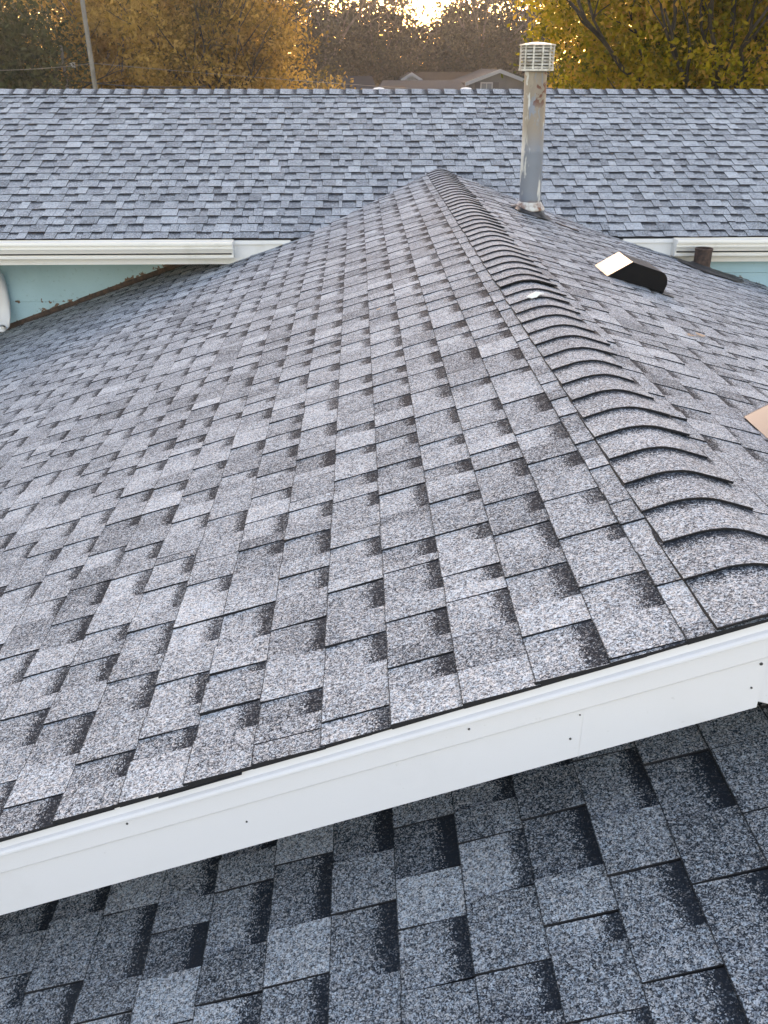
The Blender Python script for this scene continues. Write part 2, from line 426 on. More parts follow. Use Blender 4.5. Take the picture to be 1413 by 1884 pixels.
# ridge caps of the wing
def ridge_cap(parent, y0, y1, xl, xr, tone, lift, cz=Z0, first=False, liftR=0., band=.80, apex=None, sl_=SL, sr_=SR, label=None, matc=None):
    mb = MB(); n = 18; L = y1-y0; over = .07
    xa = XAP if apex is None else apex; rr = .034
    rr = .062; za = cz + sl_*(xa-X0)
    def prof(x):
        d = x-xa; s_ = sl_ if d < 0 else sr_
        return za - s_*(d*d/(2*rr)+rr/2 if abs(d) < rr else abs(d)) 
    xs = [xl+(xr-xl)*i/n for i in range(n+1)]
    vs = []; uv = []
    nv = 3
    for j in range(nv):
        v = j/(nv-1)*(1+over/L)
        y = y0+v*L
        for i, x in enumerate(xs):
            f = max(0, (x-xa)/(xr-xa))
            h = (.0165+lift+liftR*f*f*(3-2*f))*(1-min(v, 1)) + .0095*min(v, 1)
            vs.append((x + 0, y+(math.sin(i*.5+y0*31)*.0008 if j == 0 else 0), prof(x)+h)); uv.append((x, v))
    b0 = len(vs)
    for i, x in enumerate(xs):              # underside of the butt
        f = max(0, (x-xa)/(xr-xa)); h = .0165+lift+liftR*f*f*(3-2*f)
        vs.append((x, y0+.002, prof(x)+h-.0072)); uv.append((x, 0))
    fs = []; mi = []
    for j in range(nv-1):
        for i in range(n): fs.append((j*(n+1)+i, j*(n+1)+i+1, (j+1)*(n+1)+i+1, (j+1)*(n+1)+i)); mi.append(0)
    for i in range(n): fs.append((b0+i, b0+i+1, i+1, i)); mi.append(1)
    e1 = len(vs); vs += [(xl, y1, prof(xl)-.002), (xr, y1, prof(xr)-.002), (xl, y0+.002, prof(xl)-.002), (xr, y0+.002, prof(xr)-.002)]; uv += [(0, 0)]*4
    fs += [(0, n+1, 2*(n+1), e1, b0)]; mi.append(1)
    fs += [(n, b0+n, e1+1, 2*(n+1)+n, n+1+n)]; mi.append(1)
    mb.add(vs, fs, mi, (tone, 1., band, 1), uv)
    o = mb.build('ridge_cap', [M['shingle'] if matc is None else matc, M['edge']], parent, attrs=True)
    if label: o['label'] = label
    return o
yc = [YRAKE+.004] + [1.509+.15*i for i in range(49)]
yend = 8.90
for i in range(len(yc)-1, -1, -1):
    y0 = yc[i]; y1 = yc[i+1] if i+1 < len(yc) else y0+.12
    if i == 0: y0 -= .004
    lr = rnd.choice([.0, .001, .002, .004]); li = abs(rnd.gauss(0, .0007)); lab = None
    if 18 == i: li = .007; lab = 'lifted ridge cap with brown raw edge'
    ridge_cap(wing_roof, y0, y1, X0+rnd.uniform(-.003, .003), XR1+rnd.uniform(-.03, .012), .58+rnd.uniform(-.06, .06), li, liftR=lr, band=rnd.uniform(.80, .87), label=lab)

# --- main roof
EM = .143*.955
XML, XMR = -7.5, 8.0
mr = MB()
top = strip(PMn, XML, XMR, -(YRIDGE-YM)/math.cos(BM), (YM-YEAVE)/math.cos(BM), -.010)
# deck split left and right of the wing so that it never shows through it
def deck_main(xa, xb, f):
    mb_poly = [(xa, -(YRIDGE-YM)/math.cos(BM), 0), (xb, -(YRIDGE-YM)/math.cos(BM), 0), (xb, (YM-YEAVE-.01)/math.cos(BM), 0), (xa, (YM-YEAVE-.01)/math.cos(BM), 0)]
    mb_poly = clip(mb_poly, f); vs = [PMn.P(p[0], p[1], -.008) for p in mb_poly]; n = len(vs)
    vs2 = [v - Vector((0, 0, .03)) for v in vs]
    mr.add(vs+vs2, [tuple(range(n)), tuple(range(2*n-1, n-1, -1))]+[(i, i+n, (i+1) % n+n, (i+1) % n) for i in range(n)])
fL = lambda p: PMn.P(p[0], p[1]).z - zL(p[0]) + .012
fR = lambda p: PMn.P(p[0], p[1]).z - zR(p[0]) + .012
deck_main(XML, XAP, fL); deck_main(XAP, XMR, fR)
SB = math.tan(BM)
bk = [(XML, YRIDGE, zM(YRIDGE)-.008), (XMR, YRIDGE, zM(YRIDGE)-.008), (XMR, YRIDGE+3.2, zM(YRIDGE)-.008-3.2*SB), (XML, YRIDGE+3.2, zM(YRIDGE)-.008-3.2*SB)]
mr.add(bk + [(x, y, z-.03) for x, y, z in bk], [(0, 1, 2, 3), (4, 7, 6, 5), (0, 4, 5, 1), (2, 6, 7, 3), (1, 5, 6, 2), (0, 3, 7, 4)])
main_roof = mr.build('main_roof', M['deck'], house)
def clipsM(a, s):
    return [(lambda p: PMn.P(p[0], p[1]).z - zL(p[0]) + .006) if a < XAP else (lambda p: PMn.P(p[0], p[1]).z - zR(p[0]) + .006)]
SEM = (YM-YEAVE)/math.cos(BM)
sm = [EM*i for i in range(1, 22)] + [SEM]
pm = []
pm = courses(PMn, [0.], EM*.9, XML, XMR, clipsM, wob=.002, extra_split=XAP, tk=1.05)
pm += courses(PMn, sm[:-1], EM, XML, XMR, clipsM, wob=.0026, extra_split=XAP, tk=1.05, tonebias=.09)
pm += courses(PMn, [SEM], SEM-sm[-2], XML, XMR, clipsM, wob=.002, extra_split=XAP, tk=1.05)
emit(pm, main_roof, 300)
# main ridge caps: butts to the left, dark strip under each next one
def main_cap(x0, x1, tone):
    mb = MB(); fl = .135; th = .010
    prof = [(-fl, zM(YRIDGE-fl)-zM(YRIDGE)), (-.02, -.006), (0, -.001), (.02, -.006), (fl, zM(YRIDGE-fl)-zM(YRIDGE))]
    vs = []; uv = []
    for k, (x, v) in enumerate(((x0, 0), (x1+.02, 1.1))):
        for (y, z) in prof: vs.append((x, YRIDGE+y, zM(YRIDGE)+z+(.020 if k == 0 else .012))); uv.append((x, v))
    for (y, z) in prof: vs.append((x0, YRIDGE+y, zM(YRIDGE)+z+.002)); uv.append((x0, 0))
    for (y, z) in prof: vs.append((x1+.02, YRIDGE+y, zM(YRIDGE)+z+.000)); uv.append((x0, 0))
    fs = [(i, i+5, i+6, i+1) for i in range(4)] + [(i, i+1, i+11, i+10) for i in range(4)] + [(0, 10, 15, 5), (4, 9, 19, 14)]
    mb.add(vs, fs, [0]*4+[1]*6, (tone, 1., .72, 1), uv)
    mb.build('ridge_cap', [M['shingle'], M['edge']], main_roof, attrs=True)
x = XML
while x < XMR:
    main_cap(x, x+.176, .66+rnd.uniform(-.08, .08)); x += .176

# --- lower roof where the photographer stands
lr_ = MB()
XLR = 1.38; dzr = SL*(XLR-X0)                  # ridge of the lower roof, out of frame to the right
PLr = Plane((XLR, 0, Z0-LOWER+dzr), (math.cos(BR), 0, -math.sin(BR)), (0, 1, 0))
for pl, y1_, sa, se in ((PLo, 1.70, -.35, 3.6), (PLo, 1.32, -dzr/math.sin(BL), -.35), (PLr, 1.32, 0, 2.0)):
    vs = strip(pl, -1.6, y1_, sa, se, -.008); vs += [v-pl.N*.02 for v in vs]
    lr_.add(vs, [(0, 1, 2, 3), (4, 7, 6, 5), (0, 4, 5, 1), (1, 5, 6, 2), (2, 6, 7, 3), (3, 7, 4, 0)])
lower_roof = lr_.build('lower_roof', M['deck'], house)
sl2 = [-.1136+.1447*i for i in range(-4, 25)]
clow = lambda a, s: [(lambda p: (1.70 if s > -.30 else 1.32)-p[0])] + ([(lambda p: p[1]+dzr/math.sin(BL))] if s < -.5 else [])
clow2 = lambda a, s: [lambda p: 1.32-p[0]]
pLo = courses(PLo, sl2, .1447, -1.6, 1.70, clow, wob=.0008, tones=[.18, .27, .30, .34, .37, .40, .46, .68], LT=(.07, .19), LS=(.09, .19))  # shade on the lower roof is painted in through darker shingle tones
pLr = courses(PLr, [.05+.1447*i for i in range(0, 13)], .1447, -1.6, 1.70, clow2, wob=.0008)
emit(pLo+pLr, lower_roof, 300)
y = -1.6
while y < 1.2:
    ridge_cap(lower_roof, y, y+.15, XLR-.13, XLR+.13, .45, 0, cz=Z0-LOWER+.004, apex=XLR); y += .15

# ------------------------------------------------------------------ rake fascia of the wing (stepped aluminium trim)
def rake_trim(name, prof, side, s0, s1, m_, label=None, yoff=0., zoff=0.):
    """prof: (y, dz) with dz measured down from the roof surface"""
    mb = MB(); vs = []
    fz = zL if side < 0 else zR
    for X in (s0, s1):
        for (y, dz) in prof: vs.append((X, y+yoff, fz(X)-dz+zoff))
    n = len(prof); fs = [(i, (i+1) % n, (i+1) % n+n, i+n) for i in range(n)] + [tuple(range(n)), tuple(range(2*n-1, n-1, -1))]
    if side < 0: fs = [tuple(reversed(f)) for f in fs]
    mb.add(vs, fs); o = mb.build(name, m_, house)
    if label: o['label'] = label
    return o
XLE = X0-(SE-.02)*math.cos(BL); XRE = XR1+(SRE-.02)*math.cos(BR)
drip = [(1.350, .009), (1.3440, .028), (1.338, .031), (1.3345, .035), (1.334, .040), (1.337, .0435), (1.3465, .045), (1.372, .045), (1.372, .008)]
upper = [(1.3455, .0455), (1.3455, .0945), (1.3465, .0975), (1.354, .1048), (1.40, .105), (1.40, .0455)]
lowerb = [(1.3545, .105), (1.3555, .2235), (1.3585, .2265), (1.385, .2265), (1.385, .105)]
for side, xa, xb in ((-1, XLE, XAP), (1, XRE, XAP+.0012)):
    yo = 0 if side < 0 else .003
    rake_trim('drip_edge', drip, side, xa, xb if side > 0 else xb, M['drip'] if 0 else M['trim'], yoff=yo)
    rake_trim('rake_board', upper, side, xa, xb, M['trim'], yoff=yo)
    f = rake_trim('rake_fascia', lowerb, side, xa, .7615 if side < 0 else .7625, M['trim'], yoff=yo*1.5, zoff=0 if side < 0 else .008)
    if side < 0:
        for (sx_, sz_, rr) in ((-.480, -1.376, .0024), (-.241, -1.387, .0022), (.203, -1.148, .0024), (.405, -1.185, .0024), (.418, -1.126, .0018), (.750, -1.012, .0034), (.742, -1.068, .0022)):
            s_ = MB(); yy = 1.3548 if zL(sx_)-sz_ > .107 else 1.3455
            s_.tube([(sx_, yy-.0016, sz_), (sx_, yy+.003, sz_)], [rr, rr], 8); s_.build('screw', M['screw'], f)
lj = MB(); xj = .425
for (y, a, b_) in ((1.3541, .1055, .2262),):
    vs = [(xj, y, zL(xj)-a), (xj+.0005, y, zL(xj)-a), (xj+.0005, y, zL(xj)-b_), (xj, y, zL(xj)-b_)]; vs += [(x, y2+.0012, z) for x, y2, z in vs]
    lj.add(vs, [(3, 2, 1, 0), (0, 1, 5, 4), (1, 2, 6, 5), (2, 3, 7, 6), (3, 0, 4, 7)])
lj.build('lap_joint', M['trim'], house)
# soffit and gable wall under the overhang
gw = MB()
gw.add([(XLE+.3, 1.78, -H), (XRE-.3, 1.78, -H), (XRE-.3, 1.78, zR(XRE-.3)-.06), (XAP, 1.78, zR(XAP)-.06), (XLE+.3, 1.78, zL(XLE+.3)-.06)], [(0, 1, 2, 3, 4)])
gw.build('gable_wall', M['teal'], house)
sf = MB()
sf.add([(XLE, 1.38, zL(XLE)-.05), (XAP, 1.38, zL(XAP)-.05), (XAP, 1.79, zL(XAP)-.05), (XLE, 1.79, zL(XLE)-.05)], [(0, 1, 2, 3)])
sf.add([(XRE, 1.38, zR(XRE)-.05), (XAP, 1.38, zR(XAP)-.052), (XAP, 1.79, zR(XAP)-.052), (XRE, 1.79, zR(XRE)-.05)], [(0, 3, 2, 1)])
sf.build('soffit', M['oldwhite'], house)

# ------------------------------------------------------------------ eave of the main roof: fascia, drip lip, gutters, teal walls
ZE = zM(YEAVE)
def eave(side):
    # fascia board cut by the wing slope
    zt, zb = ZE-.022, -1.519
    f = (zL if side < 0 else zR)
    xt = X0-(Z0-(zt))/SL if side < 0 else XR1+(Z0-zt)/SR      # where the slope reaches the top edge
    xb = X0-(Z0-(zb))/SL if side < 0 else XR1+(Z0-zb)/SR
    xe = XML+.02 if side < 0 else XMR-.02
    sg = 1 if side < 0 else -1
    mb = MB(); y0, y1 = YEAVE+.012, YEAVE+.034
    pts = [(xe, zb), (xb-sg*.01, zb), (xt-sg*.01, zt), (xe, zt)]
    vs = [(x, y0, z) for x, z in pts] + [(x, y1, z) for x, z in pts]
    fs = [(0, 1, 2, 3), (4, 7, 6, 5), (0, 4, 5, 1), (1, 5, 6, 2), (2, 6, 7, 3), (3, 7, 4, 0)]
    mb.add(vs, fs if side < 0 else [tuple(reversed(q)) for q in fs])
    o = mb.build('fascia_board', M['oldwhite'], house)
    mb = MB()                                                # bent metal lip over it
    lip = [(YEAVE+.03, ZE-.012), (YEAVE-.004, ZE-.014), (YEAVE-.006, ZE-.045), (YEAVE+.004, ZE-.047), (YEAVE+.008, ZE-.022), (YEAVE+.03, ZE-.021)]
    xl = xt-sg*.03
    mb.extrude(lip, xe, xl, 'X'); mb.build('drip_edge', M['oldwhite'], house)
    # K-style gutter
    gx = -1.031 if side < 0 else 2.655
    yb = YEAVE+.0115; zt2 = -1.318; zb2 = -1.458; D = .125
    outer = [(yb, zt2), (yb, zb2), (yb-.090, zb2), (yb-.096, zb2+.006), (yb-.098, zb2+.018), (yb-.092, zb2+.024), (yb-.091, zb2+.040), (yb-.099, zb2+.060), (yb-.110, zb2+.078), (yb-.116, zb2+.082), (yb-.116, zb2+.092), (yb-.111, zb2+.096), (yb-.112, zb2+.108), (yb-.130, zb2+.113), (yb-.132, zb2+.125), (yb-.130, zt2)]
    inner = [(yb-.120, zt2), (yb-.108, zb2+.112), (yb-.100, zb2+.07), (yb-.080, zb2+.012), (yb-.006, zb2+.006), (yb-.006, zt2)]
    mb = MB(); mb.extrude(outer+inner, xe, gx, 'X', caps=False)
    n = len(outer)
    for X in (gx,):                                          # closed end plate, 4 mm proud
        mb.extrude([(p[0]-.002*0, p[1]) for p in outer], X, X+sg*.004, 'X')
    gt = mb.build('gutter', M['gutter'], house)
    wat = MB(); wat.extrude([(yb-.113, zb2+.045), (yb-.1, zb2+.035), (yb-.02, zb2+.035), (yb-.008, zb2+.05)], xe, gx-sg*.01, 'X'); wat.build('gutter_debris', M['tar'], gt)
eave(-1); eave(1)
M['greypatch'] = None
def wall(xa, xb, Y, cut, name):
    """teal boards, each its own piece with a small lap"""
    zt = ZE-.10; seams = [zt, -1.64, -2.045, -2.45, -2.86, -3.27, -3.68, -4.09, -4.5, -H]
    base = MB(); base.box(xa, xb, Y+.012, Y+.10, -H, zt); wl = base.build(name, M['teal'], house)
    for i in range(len(seams)-1):
        b = MB(); z1, z0 = seams[i], seams[i+1]
        b.extrude([(Y+.011, z1-.001), (Y+.011, z0+.002), (Y-.014, z0+.003), (Y-.002, z1-.001)], xa, xb, 'X'); b.build('siding_board', M['teal'], wl)
wall(XML+.6, 3.0, 8.6, -1, 'siding_wall')
wall(1.9, XMR-.6, 7.82, 1, 'siding_wall')
# soffit under the main eave
sf = MB(); sf.box(XML+.05, -.35, YEAVE+.036, 8.59, -1.512, -1.50); sf.box(2.2, XMR-.05, YEAVE+.036, 7.81, -1.512, -1.50); sf.build('soffit', M['oldwhite'], house)
# side and back walls and gable ends
bw = MB(); bw.box(XML+.6, XML+.7, 8.71, 13.2, -H, -1.4); bw.box(XMR-.7, XMR-.6, 7.93, 13.2, -H, -1.4); bw.box(XML+.6, XMR-.6, 13.21, 13.3, -H, -1.35)
bw.build('outer_wall', M['teal'], house)
ww = MB(); ww.box(XLE+.25, XLE+.33, 1.9, 8.5, -H, zL(XLE+.3)-.06); ww.box(XRE-.33, XRE-.25, 1.9, 7.7, -H, zR(XRE-.3)-.06); ww.build('outer_wall', M['teal'], house)
we = MB()
for xa, fz in ((XLE-.02, zL), (XRE+.02, zR)): we.box(xa-.012, xa+.012, 1.40, 8.5 if fz is zL else 7.75, fz(xa)-.20, fz(xa)-.035)
we.build('fascia_board', M['trim'], house)
# brown flashing line where the roof dies into the left wall
fl = MB()
fl.add([(x, y, zL(x)+dz) for x in (XLE+.1, -1.0) for (y, dz) in ((8.596, .05), (8.587, .05), (8.583, .012), (8.55, .011), (8.55, .004), (8.596, .004))],
       [(i, (i+1) % 6, (i+1) % 6+6, i+6) for i in range(6)] + [(0, 1, 2, 3, 4, 5), (11, 10, 9, 8, 7, 6)])
fl.build('wall_flashing', M['rustpipe'], house)
# downspout by the left wall
ds = MB()
def rtube(mb, pts, wx, wy, n=16, ex=.5):
    vs = []
    for i, (p, s) in enumerate(pts):
        for k in range(n):
            t = 2*math.pi*k/n; c_, s_ = math.cos(t), math.sin(t)
            r = (abs(c_)**4+abs(s_)**4)**-.25
            vs.append((p[0]+wx*c_*r*s, p[1]+wy*s_*r*s*.7, p[2]+wy*s_*r*s*.7*(1 if i else 0)))
    fs = [(i*n+k, i*n+(k+1) % n, (i+1)*n+(k+1) % n, (i+1)*n+k) for i in range(len(pts)-1) for k in range(n)]
    fs += [tuple(range(n)), tuple(range((len(pts)-1)*n, len(pts)*n))[::-1]]
    mb.add(vs, fs)
XD = -3.345
rtube(ds, [((XD-.02, 7.62, -1.462), 1), ((XD-.02, 7.64, -1.50), 1), ((XD-.01, 7.75, -1.56), 1), ((XD-.01, 8.1, -1.62), 1), ((XD, 8.38, -1.70), 1), ((XD, 8.50, -1.80), 1), ((XD, 8.53, -1.9), 1), ((XD, 8.53, -2.04), 1.02), ((XD, 8.50, -2.14), 1.04), ((XD, 8.44, -2.22), 1.0), ((XD-.02, 8.40, -2.25), .75)], .052, .045)
ds.build('downspout', M['trim'], house, smooth=True)

# ------------------------------------------------------------------ flue pipe on the right slope
fx, fy = 1.350, 7.292; fz = zR(fx)
flue = empty('flue_pipe', (fx, fy, fz+H), label='tall weathered galvanised flue pipe with peeling white paint and louvred cap', cat='flue pipe')
lean = (-.026, 0)
b = MB(); b.lathe((fx, fy, -1.01), [(.0835, -.03), (.0835, 0), (.0835, .4), (.0835, .405), (.082, .41), (.082, .985)], 36, lean=lean); b.build('pipe', M['galv'], flue, smooth=True)
b = MB(); b.lathe((fx, fy, -1.035), [(.082, .065), (.086, .06), (.112, .022), (.118, .010), (.117, .002), (.10, .0), (.08, .004)], 36, lean=lean); b.build('storm_collar', M['collar'], flue, smooth=True)
b = MB(); b.lathe((fx+.002, fy, -1.185), [(.122, .02), (.115, .06), (.104, .12), (.100, .150), (.085, .151)], 30); b.build('flashing_cone', M['flash'], flue, smooth=True)
b = MB()                                                # base flange with a ragged bead of tar
n = 36; vs = []
for rr, hh in ((.098, .040), (.118, .026), (.138, .014), (.155, .004)):
    for k in range(n):
        t = 2*math.pi*k/n; r2 = rr*(1+.10*math.sin(3*t+1)+.07*math.sin(7*t)+.04*math.sin(13*t)) if rr > .12 else rr
        x = fx+.012+r2*math.cos(t)*1.02; y = fy+r2*math.sin(t); vs.append((x, y, zR(x)+.012+hh))
b.add(vs, [(i*n+k, (i)*n+(k+1) % n, (i+1)*n+(k+1) % n, (i+1)*n+k) for i in range(3) for k in range(n)]); b.build('tar_seal', M['tar'], flue, smooth=True)
b = MB()
for dx, dy, ln in ((.20, -.05, .12), (.30, -.09, .07)):
    x0 = fx+dx; vs = [(x0, fy+dy, zR(x0)+.014), (x0+ln, fy+dy-.04, zR(x0+ln)+.014), (x0+ln*.9, fy+dy-.10, zR(x0+ln*.9)+.014), (x0+.01, fy+dy-.05, zR(x0+.01)+.014)]
    vs += [(x, y, z-.006) for x, y, z in vs]; b.add(vs, [(0, 1, 2, 3), (0, 4, 5, 1), (1, 5, 6, 2), (2, 6, 7, 3), (3, 7, 4, 0)])
b.build('tar_patch', M['tar'], flue)
cx_ = fx+lean[0]*.95; cz_ = -.05
cap = MB(); cap.lathe((cx_, fy, cz_), [(.08, -.012), (.128, -.008), (.128, .006), (.08, .006)], 36); cap_o = cap.build('louvred_cap', M['capmetal'], flue, smooth=False)
b = MB(); b.lathe((cx_, fy, cz_), [(.100, .005), (.100, .155)], 24); b.build('cap_core', M['capdark'], cap_o, smooth=True)
for i in range(7):
    z = .010+i*.0213; b = MB(); b.lathe((cx_, fy, cz_), [(.104, z+.015), (.1215, z+.0035), (.1225, z), (.119, z+.001), (.103, z+.011), (.104, z+.015)], 36); b.build('louvre_slat', M['capmetal'], cap_o)
for k in range(12):
    t = 2*math.pi*(k+.3)/12; c_, s_ = math.cos(t), math.sin(t); b = MB(); x, y = cx_+.1235*c_, fy+.1235*s_
    tx, ty = -s_*.006, c_*.006; nx, ny = c_*.0035, s_*.0035
    vs = [(x+a*tx+d*nx, y+a*ty+d*ny, cz_+zz) for zz in (.006, .158) for (a, d) in ((-1, 1), (1, 1), (1, -1), (-1, -1))]
    b.add(vs, [(0, 1, 5, 4), (1, 2, 6, 5), (2, 3, 7, 6), (3, 0, 4, 7)]); b.build('cap_rib', M['capmetal'], cap_o)
b = MB(); b.lathe((cx_, fy, cz_), [(.10, .156), (.131, .156), (.131, .163), (.11, .166), (.05, .176), (.001, .180)], 36); b.build('cap_lid', M['capmetal'], cap_o)

# ------------------------------------------------------------------ black slant-back roof vents
def roof_vent(ox, oy, label):
    dz = zR(1.426+ox)-zR(1.426)
    r = empty('roof_vent', (1.58+ox, 5.24+oy, zR(1.58+ox)+H), label=label, cat='roof vent', group='black slant-back roof vents')
    prof = [(1.412, -1.090), (1.548, -1.012), (1.705, -1.064)]
    for k in range(1, 7):
        t = k/6*math.pi/2; prof.append((1.705+.055*math.sin(t), -1.122+.058*math.cos(t)-.004*math.sin(t)))
    prof += [(1.761, -1.135), (1.745, -1.187), (1.733, -1.187), (1.749, -1.133), (1.742, -1.10), (1.70, -1.074), (1.548, -1.021), (1.42, -1.094)]
    P = [(x+ox, z+dz+.006) for x, z in prof]
    y0, y1 = 5.088+oy, 5.390+oy
    hood = MB(); n = len(P); vs = [(x, y, z) for y in (y0, y1) for x, z in P]
    fs = [(i, i+n, (i+1) % n+n, (i+1) % n) for i in range(n)]; hood.add(vs, fs)
    h = hood.build('hood', M['black'], r)
    for yy in (y0, y1-.002):                            # cheeks: solid end panels
        sd_ = MB(); Q = P[:11]; sd_.extrude(Q, yy-.0015, yy+.0015, 'Y'); sd_.build('side_panel', M['matteblack'], r)
    fl_ = MB(); x0, x1 = 1.33+ox, 1.80+ox
    vs = [(x0, y0-.06, zR(x0)+.011), (x1, y0-.06, zR(x1)+.011), (x1, y1+.06, zR(x1)+.011), (x0, y1+.06, zR(x0)+.011)]
    x1 = 1.76+ox; x1 = 1.80+ox; vs = [(1.735+ox, y0-.035, zR(1.735+ox)+.0115), (x1, y0-.035, zR(x1)+.0115), (x1, y1+.02, zR(x1)+.0115), (1.735+ox, y1+.02, zR(1.735+ox)+.0115)]
    vs += [(x, y, z-.004) for x, y, z in vs]; fl_.add(vs, [(0, 1, 2, 3), (0, 4, 5, 1), (1, 5, 6, 2), (2, 6, 7, 3), (3, 7, 4, 0)]); fl_.build('base_flange', M['black'], r)
    lou = MB(); lou.extrude([(1.735+ox, -1.180+dz), (1.729+ox, -1.180+dz), (1.729+ox, -1.10+dz), (1.735+ox, -1.10+dz)], y0+.01, y1-.01, 'Y'); lou.build('screen', M['capdark'], r)
roof_vent(0, 0, 'black slant-back roof vent standing whole between the ridge and the gutter end')
roof_vent(1.269-1.426, 2.716-5.388, 'black slant-back roof vent cut off by the right edge of the photo')

# rusted vent pipe near the right gutter
vx, vy = 2.835, 7.43
vp = empty('vent_pipe', (vx, vy, zR(vx)+H), label='short rusty brown vent pipe standing in front of the right gutter', cat='vent pipe')
b = MB(); b.lathe((vx, vy, -1.565), [(.069, 0), (.069, .185), (.072, .189), (.072, .205), (.064, .205), (.064, .10), (.001, .10)], 28); b.build('pipe', M['rustpipe'], vp, smooth=False)
b = MB(); n = 28; vs = []
for rr, hh in ((.069, .034), (.085, .022), (.13, .012), (.25, .008)):
    for k in range(n):
        t = 2*math.pi*k/n; q = rr if rr < .1 else rr*(1+.12*math.sin(2*t+.5)+.06*math.sin(5*t))
        x = vx+q*math.cos(t)*1.1+(.09 if rr > .15 else 0); y = vy+q*math.sin(t); vs.append((x, y, zR(x)+.008+hh))  # real flashing, outer ring stretched right as painted shade over the shingles
b.add(vs, [(i*n+k, i*n+(k+1) % n, (i+1)*n+(k+1) % n, (i+1)*n+k) for i in range(3) for k in range(n)]); b.build('flashing', M['tar'], vp, smooth=True)
# paint chip on a cap
b = MB(); c0 = (.749, 3.769); vs = []
for k in range(9):
    t = 2*math.pi*k/9; r = .021*(1+.35*math.sin(2*t+.4)); x = c0[0]+r*1.5*math.cos(t); y = c0[1]+r*math.sin(t)
    vs.append((x, y, zL(XAP)+.018-.28*abs(x-XAP) + .006*math.cos(t*2)))
vs.append((c0[0], c0[1], zL(XAP)+.030-.3*abs(c0[0]-XAP)))
vs += [(x, y, z-.004) for x, y, z in vs[:9]]
b.add(vs, [(i, (i+1) % 9, 9) for i in range(9)] + [(i, i+10, (i+1) % 9+10, (i+1) % 9) for i in range(9)]); b.build('paint_chip', M['chip'], label='small curled white paint chip lying on a ridge cap', cat='paint chip')
# dry leaf scraps on the shingles
def scrap(x, y, r, seed, label):
    rr_ = random.Random(seed); b = MB(); z = (zR(x) if x > XAP else zL(x))+.013; vs = []
    for k in range(8):
        t = 2*math.pi*k/8; q = r*rr_.uniform(.55, 1.2); vs.append((x+q*1.4*math.cos(t), y+q*math.sin(t), z+rr_.uniform(0, .006)-(SR if x > XAP else -SL)*q*1.4*math.cos(t)))
    vs.append((x, y, z+.004)); vs += [(a, c, d-.0015) for a, c, d in vs[:8]]
    b.add(vs, [(i, (i+1) % 8, 8) for i in range(8)]+[(i, i+9, (i+1) % 8+9, (i+1) % 8) for i in range(8)]); b.build('dry_leaf', M['dryleaf'], label=label, cat='leaf')
scrap(1.585, 4.03, .022, 1, 'tan dry leaf scrap on the right slope below the black box vent')
scrap(1.50, 3.93, .014, 2, 'smaller tan dry leaf scrap left of the other one on the right slope')
scrap(.10, 4.45, .010, 3, 'tiny pale leaf scrap on the left slope of the wing roof')
# dome vents just behind the main ridge
def dome(px, white, label):
    Y = YRIDGE+.42; X = Y*(px-658)/1842; zz = zM(YRIDGE)-.42*SB
    o = empty('dome_vent', (X, Y, zz+H), label=label, cat='roof vent', group='small vents behind the main ridge')
    b = MB(); b.lathe((X, Y, zz), [(.05, 0), (.05, .13)], 14); b.build('stem', M['oldwhite'] if white else M['tar'], o, smooth=True)
    b = MB(); b.lathe((X, Y, zz+.135), [(.05, 0), (.07, .0), (.068, .012), (.05, .026), (.001, .032)], 18); b.build('hood', M['oldwhite'] if white else M['tar'], o, smooth=True)
dome(701, True, 'small white dome vent behind the main ridge, left of the other two')
dome(864, True, 'small white dome vent behind the main ridge, just left of the flue pipe')
dome(1016, False, 'small black dome vent behind the main ridge, just right of the flue pipe')

# ------------------------------------------------------------------ trees
def at(px, Y): return Y*(px-658)/1842
def zat(py, Y): return Y*(113.6-py)/2062
nr = np.random.RandomState(5); rnd.seed(23)
def limb(mb, p, d, L, r, depth, tips, spread=.5, n=6, bend=.12, kids=(2, 4), sh=.72):
    pts = [Vector(p)]; rads = [r]; d = Vector(d).normalized(); seg = 4
    for i in range(seg):
        d = (d + Vector((rnd.gauss(0, bend), rnd.gauss(0, bend), rnd.gauss(0, bend)+.03))).normalized()
        pts.append(pts[-1]+d*L/seg); rads.append(r*(1-.45*(i+1)/seg))
    mb.tube(pts, rads, n if depth > 1 else (4 if depth == 1 else 3), cap=False)
    tips.append(pts[-1])
    if depth <= 0: return
    for k in range(rnd.randint(*kids)):
        t = rnd.choice([2, 3, 4, 4]); q = pts[t]
        ax = Vector((rnd.gauss(0, 1), rnd.gauss(0, 1), rnd.gauss(0, .5))).normalized()
        nd = (d + ax*spread*rnd.uniform(.7, 1.4)).normalized()
        limb(mb, q, nd, L*sh*rnd.uniform(.75, 1.1), rads[t]*.62, depth-1, tips, spread, n, bend, kids, sh)
def leaves(centers, sig, per, size, droop=0., base_tone=.5, tvar=.27):
    """numpy leaf cards round cluster centres"""
    c = np.repeat(np.array(centers), per, axis=0); N = len(c)
    off = nr.normal(0, 1, (N, 3))*np.array(sig)
    p = c+off; p[:, 2] -= droop*np.abs(nr.normal(0, 1, N))
    a = nr.normal(0, 1, (N, 3)); a /= np.linalg.norm(a, axis=1)[:, None]
    b = np.cross(a, nr.normal(0, 1, (N, 3))); b /= np.linalg.norm(b, axis=1)[:, None]
    s = size*nr.uniform(.6, 1.3, N)[:, None]
    v = np.stack([p-a*s, p+b*s*.55, p+a*s, p-b*s*.55], 1).reshape(-1, 3)
    ct = np.repeat(nr.normal(base_tone, tvar, len(centers)), per)
    tone = np.clip(ct+nr.normal(0, .13, N), 0, 1)
    return v, tone
